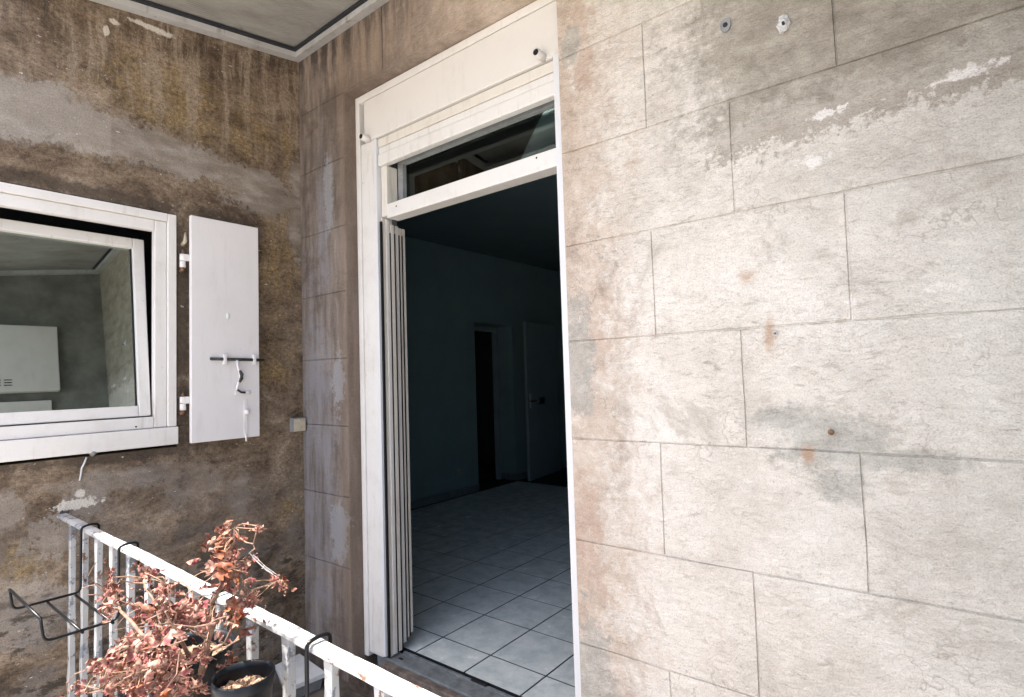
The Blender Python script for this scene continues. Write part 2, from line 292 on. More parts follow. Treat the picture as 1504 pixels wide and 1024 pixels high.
def glass(name, refl, tint):
    m = bpy.data.materials.new(name); m.use_nodes = True; t = m.node_tree; t.nodes.clear()
    g = t.nodes.new('ShaderNodeBsdfGlossy'); g.inputs['Roughness'].default_value = 0.01; g.inputs['Color'].default_value = (0.86, 0.95, 0.93, 1)
    tr = t.nodes.new('ShaderNodeBsdfTransparent'); tr.inputs[0].default_value = (*tint, 1)
    fr = t.nodes.new('ShaderNodeFresnel'); fr.inputs[0].default_value = 1.5
    ad = t.nodes.new('ShaderNodeMath'); ad.operation = 'ADD'; ad.inputs[1].default_value = refl; ad.use_clamp = True
    mx = t.nodes.new('ShaderNodeMixShader'); o = t.nodes.new('ShaderNodeOutputMaterial')
    L = t.links.new; L(fr.outputs[0], ad.inputs[0]); L(ad.outputs[0], mx.inputs[0]); L(tr.outputs[0], mx.inputs[1]); L(g.outputs[0], mx.inputs[2]); L(mx.outputs[0], o.inputs[0])
    return m
MAT['glass'] = glass('coated_double_glazing', 0.30, (0.55, 0.62, 0.62))
MAT['glass2'] = glass('clear_transom_glass', 0.015, (0.75, 0.82, 0.83))
def leafm(name, stops):
    s = M(name, 0.75, 0.25); r = s.ma('FRACT', s.ma('MULTIPLY_ADD', s.noise(s.P, 28, 1), 3.0, s.n('ShaderNodeObjectInfo').outputs['Random']))
    c = s.ramp(r, stops); c = s.mix(s.mr(s.noise(s.P, 60, 5, 0.7), 0.46, 0.72, 0, 0.8), c, (0.34, 0.225, 0.17)); s.col(c)
    return s.m
MAT['leaf'] = leafm('dried_red_leaf', [(0.0, (0.15, 0.04, 0.032)), (0.2, (0.25, 0.105, 0.08)), (0.4, (0.06, 0.015, 0.015)), (0.6, (0.36, 0.22, 0.165)), (0.8, (0.20, 0.08, 0.072)), (1.0, (0.16, 0.02, 0.035))])
MAT['leaf_o'] = leafm('dried_orange_leaf', [(0.0, (0.24, 0.055, 0.022)), (0.5, (0.20, 0.08, 0.04)), (1.0, (0.13, 0.026, 0.016))])

# ------------------------------------------------------------------ mesh helpers
def mkobj(name, bm, mat, parent=None, smooth=False):
    me = bpy.data.meshes.new(name); bm.normal_update(); bm.to_mesh(me); bm.free()
    if smooth:
        for p in me.polygons: p.use_smooth = True
    me.materials.append(MAT[mat] if isinstance(mat, str) else mat)
    o = bpy.data.objects.new(name, me); COL.objects.link(o)
    if parent is not None: o.parent = parent
    return o
def tag(o, label=None, cat=None, group=None, kind=None):
    for k, v in (('label', label), ('category', cat), ('group', group), ('kind', kind)):
        if v: o[k] = v
    return o
def thing(name, label, cat, group=None):
    o = bpy.data.objects.new(name, None); COL.objects.link(o); o.empty_display_size = 0.1
    return tag(o, label, cat, group)
def add_box(bm, lo, hi, bevel=0.0):
    lo = [min(a, b) for a, b in zip(lo, hi)], [max(a, b) for a, b in zip(lo, hi)]
    lo, hi = lo
    c = [(a+b)/2 for a, b in zip(lo, hi)]; d = [b-a for a, b in zip(lo, hi)]
    r = bmesh.ops.create_cube(bm, size=1.0, matrix=Matrix.Translation(c) @ Matrix.Diagonal((*d, 1)))
    if bevel:
        es = list({e for v in r['verts'] for e in v.link_edges})
        bmesh.ops.bevel(bm, geom=es, offset=bevel, segments=2, affect='EDGES', profile=0.5)
def box(name, lo, hi, mat, parent=None, bevel=0.0):
    bm = bmesh.new(); add_box(bm, lo, hi, bevel); return mkobj(name, bm, mat, parent)
def add_tube(bm, pts, r, n=8, cap=True):
    pts = [Vector(p) for p in pts]; rs = r if isinstance(r, (list, tuple)) else [r]*len(pts)
    rings = []; up = Vector((0.13, 0.37, 0.92))
    for i, p in enumerate(pts):
        d = (pts[min(i+1, len(pts)-1)]-pts[max(i-1, 0)]).normalized()
        if abs(d.dot(up)) > 0.95: up = Vector((0.9, 0.2, 0.1))
        a = d.cross(up).normalized(); b = d.cross(a)
        rings.append([bm.verts.new(p+(a*math.cos(q)+b*math.sin(q))*rs[i]) for q in (2*math.pi*k/n for k in range(n))])
    for A, B in zip(rings, rings[1:]):
        for k in range(n): bm.faces.new((A[k], A[(k+1) % n], B[(k+1) % n], B[k]))
    if cap:
        bm.faces.new(rings[0][::-1]); bm.faces.new(rings[-1])
def tube(name, pts, r, mat, parent=None, n=8):
    bm = bmesh.new(); add_tube(bm, pts, r, n); bmesh.ops.recalc_face_normals(bm, faces=bm.faces); return mkobj(name, bm, mat, parent, True)
def rounded(pts, rad=0.01, k=4):
    pts = [Vector(p) for p in pts]; out = [pts[0]]
    for a, b, c in zip(pts, pts[1:], pts[2:]):
        ra = min(rad, (a-b).length*0.45, (c-b).length*0.45); p = b+(a-b).normalized()*ra; q = b+(c-b).normalized()*ra
        for i in range(k+1):
            t = i/k; out.append(p*(1-t)**2+b*2*t*(1-t)+q*t*t)
    out.append(pts[-1]); return out

# ------------------------------------------------------------------ ground, slab
g = box('ground', (-150, -150, -3.3), (150, 150, -3.1), 'ground'); tag(g, kind='structure')
b = box('balcony_slab', (-0.3, -1.15, -0.34), (3.3, 0.0, -0.14), 'slab'); tag(b, kind='structure')

# ------------------------------------------------------------------ facade wall with its ashlar blocks
OX0, OX1, OZ1 = 0.42, 1.745, 2.862
bm = bmesh.new()
for lo, hi in (((-2.2, 0.0053, -3.1), (OX0, 0.22, 4.3)), ((OX1, 0.0053, -3.1), (3.4, 0.22, 4.3)), ((OX0, 0.0053, OZ1), (OX1, 0.22, 4.3)), ((OX0, 0.0053, -3.1), (OX1, 0.22, -0.145))):
    add_box(bm, lo, hi)
fac = tag(mkobj('facade_wall', bm, 'facade'), 'pale stained ashlar-scored facade wall around the open balcony door', 'wall')
courses = [0.069-0.354, 0.069, 0.422, 0.778, 1.135, 1.482, 1.828, 2.170, 2.525, 2.868, 3.20]
def block(x0, x1, z0, z1):
    rnd = random.Random(int(x0*977)+int(z0*7919))
    j = rnd.choice((0.0011, 0.0016, 0.0021, 0.0024)); yo = rnd.uniform(-0.0007, 0.0007)
    def edge(a, b, n):
        return [(a[0]+(b[0]-a[0])*i/n, a[1]+(b[1]-a[1])*i/n) for i in range(n)]
    nx = max(1, round((x1-x0)/0.14)); nz = max(1, round((z1-z0)/0.12))
    loop = edge((x0+j, z0+j), (x1-j, z0+j), nx)+edge((x1-j, z0+j), (x1-j, z1-j), nz)+edge((x1-j, z1-j), (x0+j, z1-j), nx)+edge((x0+j, z1-j), (x0+j, z0+j), nz)
    cx, cz = (x0+x1)/2, (z0+z1)/2
    bm = bmesh.new(); fr = []; bk = []
    for (px, pz) in loop:
        jj = 0.0026 if rnd.random() < 0.25 else 0.0010; jx, jz = rnd.uniform(-1, 1)*jj, rnd.uniform(-1, 1)*jj
        sx, sz = (1 if px < cx else -1), (1 if pz < cz else -1)
        ex = 0.0016*sx if min(px-x0, x1-px) < 0.004 else 0; ez = 0.0016*sz if min(pz-z0, z1-pz) < 0.004 else 0
        fr.append(bm.verts.new((px+jx+ex, yo, pz+jz+ez))); bk.append(bm.verts.new((px+jx, 0.0054, pz+jz)))
    bm.faces.new(fr); n = len(fr)
    for i in range(n): bm.faces.new((fr[i], bk[i], bk[(i+1) % n], fr[(i+1) % n]))
    bmesh.ops.recalc_face_normals(bm, faces=bm.faces)
    f0 = max(bm.faces, key=lambda q: q.calc_area())
    if f0.normal.y > 0: bmesh.ops.reverse_faces(bm, faces=bm.faces)
    return mkobj('stone_block', bm, 'facade', fac)
for k, (z0, z1) in enumerate(zip(courses, courses[1:])):
    off = 2.082 if k % 2 == 1 else 2.348
    for lo, hi in ((0.0, OX0), (OX1, 3.058)) if z1 <= OZ1+0.02 else ((0.0, 3.058),):
        cuts = [lo]+[q for q in ((2.082, 2.630) if k % 2 == 1 else (2.348,)) if lo+0.1 < q < hi-0.1]+[hi]
        if hi-lo > 2.9: cuts = [0.0, 0.74, 1.50, 2.082, 2.630, 3.058] if k % 2 else [0.0, 1.12, 1.745, 2.348, 3.058]
        for p, q in zip(cuts, cuts[1:]): block(p, q, z0, z1)

# ------------------------------------------------------------------ side wall (left) with the window opening, right wall
WY0, WY1, WZ0, WZ1 = -1.52, -0.636, 1.085, 2.173
bm = bmesh.new()
for lo, hi in (((-0.3, WY1, -3.1), (0, 0.004, 4.2)), ((-0.3, -1.75, -3.1), (0, WY0, 4.2)), ((-0.3, WY0, -3.1), (0, WY1, WZ0)), ((-0.3, WY0, WZ1), (0, WY1, 4.2))):
    add_box(bm, lo, hi)
side = tag(mkobj('side_wall', bm, 'side'), 'brown soot-stained rough side wall holding the tilted window', 'wall')
rw = tag(box('end_wall', (3.06, -1.25, -3.1), (3.36, 0.004, 4.2), 'endwall'), 'grey rendered wall closing the far end of the loggia', 'wall')
# dark kitchen behind the window
bm = bmesh.new()
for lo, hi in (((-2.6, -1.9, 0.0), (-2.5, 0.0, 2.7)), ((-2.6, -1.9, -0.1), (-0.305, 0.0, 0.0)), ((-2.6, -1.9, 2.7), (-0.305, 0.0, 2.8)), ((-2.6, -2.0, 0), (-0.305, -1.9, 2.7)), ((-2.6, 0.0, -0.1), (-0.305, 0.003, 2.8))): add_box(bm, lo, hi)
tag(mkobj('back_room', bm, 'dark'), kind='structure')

# ------------------------------------------------------------------ room behind the door
tag(box('room_floor', (-2.2, 0.2, -0.12), (3.4, 7.2, -0.0014), 'grout'), kind='structure')
rf = bpy.data.objects['room_floor']
tm = {}
for i in range(-8, 5):
    for j in range(0, 12):
        x0 = 0.650+0.33*i; y0 = 0.4015+0.33*(j-1); x1 = x0+0.33; y1 = y0+0.33
        y0 = max(y0, 0.207)
        x0 = max(x0, -1.69)
        if x1-x0 < 0.05: continue
        bm = bmesh.new(); add_box(bm, (x0+0.0045, y0+0.0045, -0.0016), (x1-0.0045, y1-0.0045, random.uniform(-0.0002, 0.0002)))
        mkobj('floor_tile', bm, 'tile', rf)
bm = bmesh.new()
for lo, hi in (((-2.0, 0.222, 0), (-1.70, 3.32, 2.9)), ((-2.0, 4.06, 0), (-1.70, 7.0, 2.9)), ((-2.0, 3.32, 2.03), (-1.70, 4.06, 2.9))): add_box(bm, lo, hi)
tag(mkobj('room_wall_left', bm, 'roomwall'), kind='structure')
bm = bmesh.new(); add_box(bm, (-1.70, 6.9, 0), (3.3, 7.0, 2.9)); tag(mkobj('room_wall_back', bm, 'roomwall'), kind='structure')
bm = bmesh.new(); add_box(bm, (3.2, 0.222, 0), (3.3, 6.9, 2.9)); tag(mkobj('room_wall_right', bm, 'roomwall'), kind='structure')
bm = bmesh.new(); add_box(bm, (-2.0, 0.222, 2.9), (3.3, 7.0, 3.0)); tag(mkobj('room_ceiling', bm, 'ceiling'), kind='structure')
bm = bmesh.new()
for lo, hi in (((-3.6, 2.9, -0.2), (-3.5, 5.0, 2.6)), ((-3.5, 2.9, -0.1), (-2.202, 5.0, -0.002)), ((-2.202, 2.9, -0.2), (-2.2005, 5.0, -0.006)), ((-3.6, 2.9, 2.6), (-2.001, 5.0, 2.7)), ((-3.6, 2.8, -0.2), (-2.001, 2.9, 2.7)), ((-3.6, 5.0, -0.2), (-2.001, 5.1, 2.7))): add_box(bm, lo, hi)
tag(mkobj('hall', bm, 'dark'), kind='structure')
bm = bmesh.new(); add_box(bm, (-1.699, 0.23, 0.0), (-1.685, 3.315, 0.085)); add_box(bm, (-1.699, 4.065, 0.0), (-1.685, 6.9, 0.085)); add_box(bm, (-1.99, 4.045, 0.0), (-1.70, 4.059, 0.085))
tag(mkobj('skirting_board', bm, 'skirt'), kind='structure')
df = thing('door_frame', 'white frame, toned grey for shade, lining the inner room doorway', 'door frame')
box('jamb', (-1.995, 3.985, 0), (-1.93, 4.044, 2.02), 'roomdoor', df, 0.004)
box('jamb', (-1.995, 3.322, 0), (-1.93, 3.36, 2.02), 'roomdoor', df, 0.004)
box('head', (-1.995, 3.361, 1.96), (-1.93, 3.984, 2.02), 'roomdoor', df, 0.004)
ld = thing('interior_door', 'white door leaf, toned grey-green for shade, standing open inside the dark room', 'door')
ld.location = (-1.475, 4.06, 0.008); ld.rotation_euler = (0, 0, math.radians(8))
box('leaf', (-0.04, 0, 0), (0, 0.90, 2.06), 'roomdoor', ld, 0.003)
h = tube('handle', rounded([(0.001, 0.06, 1.02), (0.045, 0.06, 1.02), (0.045, 0.17, 1.02)], 0.01), 0.009, 'iron', ld)
box('lock_plate', (0.001, 0.04, 0.93), (0.005, 0.08, 1.12), 'zinc', ld, 0.001)
box('bolt_housing', (0.001, 0.30, 0.97), (0.03, 0.42, 1.05), 'iron', ld, 0.003)
so_ = thing('wall_socket', 'small pale socket low on the room wall above the skirting', 'socket')
box('plate', (-1.699, 2.93, 0.23), (-1.69, 3.01, 0.31), 'roomdoor', so_, 0.002); box('insert', (-1.6895, 2.945, 0.245), (-1.687, 2.995, 0.295), 'greyp', so_, 0.001)

# ------------------------------------------------------------------ balcony door: casing, roller shutter, transom, jamb profiles
YC = 0.070
bd = thing('balcony_door', 'open white balcony door frame with raised roller shutter and glazed transom', 'door')
box('casing', (OX0+0.002, YC, -0.02), (OX0+0.035, YC+0.10, 2.858), 'pvc', bd, 0.003)
box('casing', (OX0+0.036, YC+0.008, -0.0), (0.562, YC+0.10, 2.60), 'pvc', bd, 0.004)
box('casing', (1.683, YC-0.01, -0.02), (OX1-0.001, YC+0.12, 2.60), 'guide', bd, 0.003)
box('casing', (OX0+0.036, YC, 2.822), (OX1-0.001, YC+0.10, 2.858), 'pvc', bd, 0.003)
box('shutter_box_cover', (0.490, YC+0.004, 2.602), (OX1-0.001, YC+0.10, 2.819), 'pvc_panel', bd, 0.003)
box('shutter_guide', (0.5635, YC+0.004, 0.01), (0.583, YC+0.10, 2.60), 'guide', bd, 0.003)
# lowest roller shutter slats peeping below the box
zz = [2.598, 2.562, 2.530]
for i, (a, b_) in enumerate(((2.553, 2.597), (2.517, 2.551))):
    box('shutter_slat', (0.586, YC+0.016+0.004*i, a), (1.682, YC+0.04, b_), 'cream' if i == 0 else 'pvc', bd, 0.004)
box('shutter_end_bar', (0.586, YC+0.012, 2.455), (1.682, YC+0.05, 2.514), 'pvc', bd, 0.005)
for px, py in ((541, 203), (797, 82)):
    p = onF(px, py, YC); pg = tube('stop_peg', [(p.x, YC+0.01, p.z-0.006), (p.x, YC-0.045, p.z-0.006)], 0.0165, 'pvc', bd, 14)
    bm = bmesh.new(); add_tube(bm, [(p.x, YC-0.0455, p.z-0.006), (p.x, YC-0.048, p.z-0.006)], 0.012, 12); bmesh.ops.recalc_face_normals(bm, faces=bm.faces); mkobj('peg_cap', bm, 'black', pg)
# fixed window frame behind: stepped vertical profiles seen in the left jamb
def px_at(px, yy, py=700): return onF(px, py, yy).x
steps = [(560, 569, 0.100, 'cream', 0.0), (569.5, 575, 0.122, 'pvc', 0.005), (576, 582, 0.150, 'cream', 0.01), (582.6, 588.5, 0.185, 'pvc', 0.035), (589, 593, 0.208, 'cream', 0.05), (593.5, 598.5, 0.235, 'cream', 0.065)]
for a, b_, yy, m_, zb in steps:
    xa, xb = px_at(a, yy)-0.004, px_at(b_, yy)-0.004
    box('jamb_profile', (min(xa, 0.585)-0.02, yy, zb), (xb, yy+0.022, 2.19 if yy < 0.14 else 2.160+0.014*random.random()), m_, bd, 0.003)
box('gap_shade', (0.5835, YC+0.018, 0.005), (0.5935, YC+0.029, 2.17), 'black', bd)  # black strip standing in for the dark gap beside the guide
for a, b_, yy, m_, zb in steps[:-1]:
    box('gap_shade', (px_at(b_, yy)-0.012, yy+0.0225, zb+0.004), (px_at(b_, yy)-0.0012, yy+0.0265, 2.12), 'black', bd)  # black backing stands in for shade in the gaps between profiles
hg = tube('hinge', [(px_at(599, 0.262), 0.262, 0.33), (px_at(599, 0.262), 0.262, 0.45)], 0.011, 'cream', bd, 12)
hg = tube('hinge', [(px_at(599, 0.262), 0.262, 0.46), (px_at(599, 0.262), 0.262, 0.53)], 0.010, 'greyp', bd, 12)
# transom light
tb = box('transom_bar', (0.634, YC+0.025, 2.178), (1.682, YC+0.10, 2.252), 'pvc', bd, 0.004)
for px, py in ((582, 303), (788, 232)):
    p = onF(px, py, YC+0.025); bm = bmesh.new(); add_tube(bm, [(p.x, YC+0.0245, p.z), (p.x, YC+0.027, p.z)], 0.0045, 10); bmesh.ops.recalc_face_normals(bm, faces=bm.faces); mkobj('drain_hole', bm, 'black', tb)
box('jamb_profile', (0.588, YC+0.03, 2.195), (0.632, YC+0.10, 2.454), 'cream', bd, 0.003)
sf = box('transom_frame', (0.634, YC+0.10, 2.24), (0.672, YC+0.16, 2.52), 'greyp', bd, 0.003)
box('transom_frame', (1.66, YC+0.10, 2.24), (1.70, YC+0.16, 2.52), 'greyp', bd, 0.003)
box('transom_frame', (0.673, YC+0.10, 2.47), (1.659, YC+0.16, 2.52), 'greyp', bd, 0.003)
box('transom_frame', (0.673, YC+0.10, 2.24), (1.659, YC+0.16, 2.262), 'greyp', bd, 0.003)
box('transom_pane', (0.673, YC+0.125, 2.263), (1.659, YC+0.131, 2.469), 'glass2', bd)
# closes the wall cavity above the frame
box('head_lining', (OX0, YC+0.101, 2.53), (OX1, 0.2195, 2.861), 'greyp', bd)
box('jamb_lining', (OX0+0.001, YC+0.101, 0.0), (0.5625, 0.2195, 2.528), 'greyp', bd)
box('jamb_lining', (1.70, YC+0.121, 0.0), (OX1-0.001, 0.2195, 2.528), 'greyp', bd)
# threshold
th = thing('door_threshold', 'grey metal door track on a brown worn stone sill', 'threshold')
box('stone_sill', (OX0+0.002, -0.03, -0.139), (OX1-0.002, 0.05, -0.035), 'sill', th, 0.006)
box('wood_strip', (0.57, 0.051, -0.10), (1.682, 0.088, -0.012), 'step', th, 0.004)
box('track', (0.50, 0.089, -0.10), (1.70, 0.168, -0.003), 'track', th, 0.003)
box('track_rib', (0.60, 0.169, -0.10), (1.70, 0.186, 0.004), 'track', th, 0.003)
box('track_rib', (0.60, 0.187, -0.10), (1.70, 0.204, -0.008), 'gasket', th, 0.002)
p = onZ(705, 1001, 0.01); k_ = box('lock_keep', (p.x-0.045, 0.166, 0.0042), (p.x+0.045, 0.192, 0.014), 'black', th, 0.004)
box('lock_keep', (0.625, 0.12, -0.0028), (0.65, 0.13, 0.0), 'black', th)

# ------------------------------------------------------------------ canopy
def canz(y): return 3.187+y*0.155
cn = thing('canopy', 'dirty ribbed sheet canopy in a pale metal frame over the loggia', 'canopy')
YE = -1.22
def slope_box(name, x0, x1, y0, y1, dz0, dz1, mat, parent=cn):
    bm = bmesh.new(); vs_ = []
    for y in (y0, y1):
        for x in (x0, x1):
            for dz in (dz0, dz1): vs_.append(bm.verts.new((x, y, canz(y)+dz)))
    a = vs_
    for f in ((0, 1, 3, 2), (4, 6, 7, 5), (0, 4, 5, 1), (2, 3, 7, 6), (0, 2, 6, 4), (1, 5, 7, 3)): bm.faces.new([a[i] for i in f])
    bmesh.ops.recalc_face_normals(bm, faces=bm.faces); return mkobj(name, bm, mat, parent)
slope_box('frame_rail', 0.002, 0.050, YE, -0.002, 0.0, 0.030, 'alu')
slope_box('frame_rail', 3.010, 3.058, YE, -0.002, 0.0, 0.030, 'alu')
slope_box('frame_rail', 0.052, 3.008, -0.050, -0.002, 0.0, 0.030, 'alu')
slope_box('frame_rail', 0.052, 3.008, YE, YE+0.05, 0.0, 0.030, 'alu')
slope_box('gasket', 0.002, 0.066, YE, -0.002, 0.0315, 0.046, 'gasket')
slope_box('gasket', 0.068, 3.05, -0.066, -0.002, 0.0315, 0.046, 'gasket')
for xm in (1.04, 2.03): slope_box('glazing_bar', xm-0.02, xm+0.02, YE+0.052, -0.068, 0.012, 0.046, 'alu')
for x0, x1 in ((0.010, 1.035), (1.045, 2.025), (2.035, 3.05)):
    bm = bmesh.new(); n = int((x1-x0)/0.008); prev = None
    for i in range(n+1):
        x = x0+(x1-x0)*i/n; dz = 0.048+(0.0022 if i % 2 else 0.0)
        a = bm.verts.new((x, YE, canz(YE)+dz)); b_ = bm.verts.new((x, -0.004, canz(-0.004)+dz)); c_ = bm.verts.new((x, YE, canz(YE)+dz+0.012)); d_ = bm.verts.new((x, -0.004, canz(-0.004)+dz+0.012))
        if prev:
            bm.faces.new((prev[0], prev[1], b_, a)); bm.faces.new((prev[2], c_, d_, prev[3]))
        prev = (a, b_, c_, d_)
    mkobj('ribbed_sheet', bm, 'canopy', cn)

# ------------------------------------------------------------------ window in the side wall, tilted sash
wn = thing('tilted_window', 'white plastic window with its sash tilted inward at the top', 'window')
XF = 0.012
wy0, wy1, wz0, wz1 = -1.515, -0.642, 1.180, 2.167
fo = 0.038
def ring(name, xa, xb, y0, y1, z0, z1, wd, mat, bev=0.003, bottom=True):
    box(name, (xa, y1-wd, z0), (xb, y1, z1), mat, wn, bev); box(name, (xa, y0, z0), (xb, y0+wd, z1), mat, wn, bev)
    box(name, (xa, y0+wd+0.0005, z1-wd), (xb, y1-wd-0.0005, z1), mat, wn, bev)
    if bottom: box(name, (xa, y0+wd+0.0005, z0), (xb, y1-wd-0.0005, z0+wd), mat, wn, bev)
ring('outer_frame', -0.035, XF, wy0, wy1, wz0, wz1, fo, 'pvc', 0.004, False)
ring('inner_frame', -0.035, XF-0.010, wy0+fo+0.001, wy1-fo-0.001, wz0, wz1-fo-0.001, 0.050, 'pvc', 0.004)
sb = box('sill_cover', (-0.10, wy0, 1.098), (XF+0.006, wy1+0.005, wz0-0.002), 'pvc', wn, 0.004)
p = onS(201, 627, XF); bm = bmesh.new(); add_tube(bm, [(XF-0.011, p.y, p.z), (XF-0.0095, p.y, p.z)], 0.004, 10); bmesh.ops.recalc_face_normals(bm, faces=bm.faces); mkobj('drain_hole', bm, 'black', wn)
# sash turns about its bottom edge
sash = bpy.data.objects.new('sash', None); COL.objects.link(sash); sash.parent = wn
sash.location = (-0.012, 0, 1.236); sash.rotation_euler = (0, math.radians(-6.4), 0)
sy0, sy1, sh = -1.425, -0.739, 0.822
sw = 0.047
for lo, hi in (((-0.06, sy1-sw, 0), (0, sy1, sh)), ((-0.06, sy0, 0), (0, sy0+sw, sh)), ((-0.06, sy0+sw+0.0005, sh-sw), (0, sy1-sw-0.0005, sh)), ((-0.06, sy0+sw+0.0005, 0), (0, sy1-sw-0.0005, sw))):
    box('sash_rail', lo, hi, 'pvc', sash, 0.004)
box('sash_seal', (-0.022, sy0+sw, sw), (-0.017, sy0+sw+0.004, sh-sw), 'black', sash); box('sash_seal', (-0.022, sy1-sw-0.004, sw), (-0.017, sy1-sw, sh-sw), 'black', sash)
box('pane', (-0.030, sy0+sw+0.0005, sw+0.0005), (-0.024, sy1-sw-0.0005, sh-sw-0.0005), 'glass', sash)

# ------------------------------------------------------------------ shutter leaf folded back on the side wall
st_ = thing('window_shutter', 'white painted wooden shutter leaf folded back beside the window', 'shutter')
bm = bmesh.new(); add_box(bm, (0.034, -0.598, 1.098), (0.058, -0.274, 2.168), 0.003); mkobj('leaf', bm, 'shutter', st_)
def sY(v): return -1.699+(v+1.699)*0.9795
def sZ(v): return 1.364+(v-1.364)*0.9795
XS = 0.0585
for z in (1.952, 1.284):
    pz = z
    hb = box('hinge', (0.030, -0.624, pz-0.002), (0.040, -0.5985, pz+0.030), 'pvc', st_, 0.002)
    tube('knuckle', [(0.026, -0.622, pz), (0.026, -0.622, pz+0.030)], 0.0130, 'pvc', hb, 14)
    tube('pintle', [(0.026, -0.622, pz-0.032), (0.026, -0.622, pz-0.002)], 0.0130, 'pvc', hb, 14)
    tube('pin_tip', [(0.026, -0.622, pz+0.031), (0.026, -0.622, pz+0.05)], [0.008, 0.003], 'rusty', hb, 10)
    tube('wall_stem', [(-0.01, -0.622, pz-0.045), (0.02, -0.622, pz-0.045), (0.026, -0.622, pz-0.034)], 0.009, 'rusty', hb, 10)
bolt = tube('slide_bolt', [(XS+0.009, sY(-0.492), 1.489), (XS+0.009, sY(-0.224), 1.484)], 0.0075, 'iron', st_, 10)
for y in (sY(-0.425), sY(-0.277)):
    box('bolt_staple', (XS, y-0.008, 1.462), (XS+0.019, y+0.008, 1.512), 'shutter', bolt, 0.003)
lev = tube('bolt_lever', rounded([(XS+0.012, sY(-0.366), 1.482), (XS+0.020, sY(-0.364), 1.440), (XS+0.022, sY(-0.352), 1.405), (XS+0.014, sY(-0.364), 1.360), (XS+0.010, sY(-0.368), 1.335)], 0.02), 0.0058, 'shutter', st_, 8)
tube('grip', [(XS+0.023, sY(-0.358), 1.432), (XS+0.027, sY(-0.350), 1.412), (XS+0.025, sY(-0.351), 1.392), (XS+0.019, sY(-0.358), 1.374)], [0.006, 0.0095, 0.0095, 0.006], 'iron', lev, 8)
tube('link', [(XS+0.012, sY(-0.366), 1.338), (XS+0.012, sY(-0.345), 1.324), (XS+0.012, sY(-0.325), 1.322)], 0.005, 'iron', lev, 8)
box('latch_plate', (XS, sY(-0.372), 1.312), (XS+0.008, sY(-0.296), 1.332), 'shutter', st_, 0.002)
box('latch_plate', (XS+0.0085, sY(-0.318), 1.314), (XS+0.012, sY(-0.30), 1.330), 'zinc', st_, 0.002)
bm = bmesh.new(); bmesh.ops.create_uvsphere(bm, u_segments=14, v_segments=10, radius=0.014, matrix=Matrix.Translation((XS+0.012, sY(-0.318), 1.226))); mkobj('knob', bm, 'shutter', st_, True)
box('lower_bolt', (XS, sY(-0.327), 1.112), (XS+0.0022, sY(-0.309), 1.285), 'shutter', st_, 0.001)
tube('bolt_rod', [(XS+0.004, sY(-0.318), 1.080), (XS+0.002, sY(-0.318), 1.115)], 0.0045, 'shutter', st_, 8)
bm = bmesh.new(); bmesh.ops.create_uvsphere(bm, u_segments=12, v_segments=8, radius=1, matrix=Matrix.Translation((XS, sY(-0.403), 1.70)) @ Matrix.Diagonal((0.004, 0.009, 0.017, 1))); mkobj('filled_hole', bm, 'board', st_, True)
sp = tag(tube('wall_spike', [(-0.01, -0.613, 2.03), (0.03, -0.613, 2.045), (0.034, -0.613, 2.085)], [0.008, 0.009, 0.003], 'beige', None, 8), 'small pale pointed spike on the wall above the upper shutter hinge', 'spike')

# ------------------------------------------------------------------ small things on the walls
jb = thing('junction_box', 'small beige junction box on the brown wall near the inside corner', 'junction box')
box('housing', (0.001, -0.080, 1.098), (0.040, -0.008, 1.172), 'greyp', jb, 0.003); box('lid', (0.0405, -0.077, 1.101), (0.047, -0.011, 1.169), 'beige', jb, 0.003)
a1 = onF(1151, 38); an = thing('wall_anchor', 'shiny crumpled metal anchor stuck in the pale facade', 'anchor')
bm = bmesh.new(); bmesh.ops.create_icosphere(bm, subdivisions=2, radius=1)
for v in bm.verts: v.co = Vector((v.co.x*0.017, v.co.y*0.012, v.co.z*0.024))*(0.75+0.5*random.random())+Vector((a1.x, -0.006, a1.z))
mkobj('crumpled_head', bm, 'zinc', an); tube('screw', [(a1.x, 0.01, a1.z), (a1.x+0.004, -0.028, a1.z-0.006)], 0.004, 'iron', an, 8)
a2 = onF(1066, 38); pl = thing('wall_plug', 'dark grey plug sunk in the pale facade', 'wall plug')
bm = bmesh.new(); add_tube(bm, [(a2.x, 0.003, a2.z), (a2.x, -0.005, a2.z)], 0.016, 12); bmesh.ops.recalc_face_normals(bm, faces=bm.faces)
for v in bm.verts: v.co.z = a2.z+(v.co.z-a2.z)*1.35+random.uniform(-0.002, 0.002)
mkobj('sleeve', bm, 'greyp', pl); tube('core', [(a2.x, -0.002, a2.z), (a2.x, -0.008, a2.z)], 0.007, 'iron', pl, 8)
a3 = onF(1222, 633); nl = thing('rusty_nail', 'rusty nail head in the grey cement repair of the facade', 'nail')
tube('shank', [(a3.x, 0.01, a3.z), (a3.x, -0.014, a3.z-0.002)], 0.004, 'rusty', nl, 8); tube('head', [(a3.x, -0.0145, a3.z-0.002), (a3.x, -0.017, a3.z-0.002)], 0.008, 'rusty', nl, 10)
a4 = onF(1139, 490); nl = thing('screw_eye', 'tiny pale screw ring above a rust streak on the facade', 'screw')
tube('ring', [(a4.x+0.006*math.cos(t), -0.006, a4.z+0.006*math.sin(t)) for t in np.linspace(0, 5.8, 10)], 0.0018, 'zinc', nl, 6); tube('shank', [(a4.x, 0.006, a4.z), (a4.x, -0.006, a4.z)], 0.002, 'rusty', nl, 6)
cb = tag(tube('loose_cable', [onS(127, 672, 0.012), onS(124, 680, 0.016), onS(120, 688, 0.010), onS(119, 696, 0.006), onS(117, 706, 0.003)], 0.0035, 'board', None, 8), 'short white cable end hanging below the window sill', 'cable')
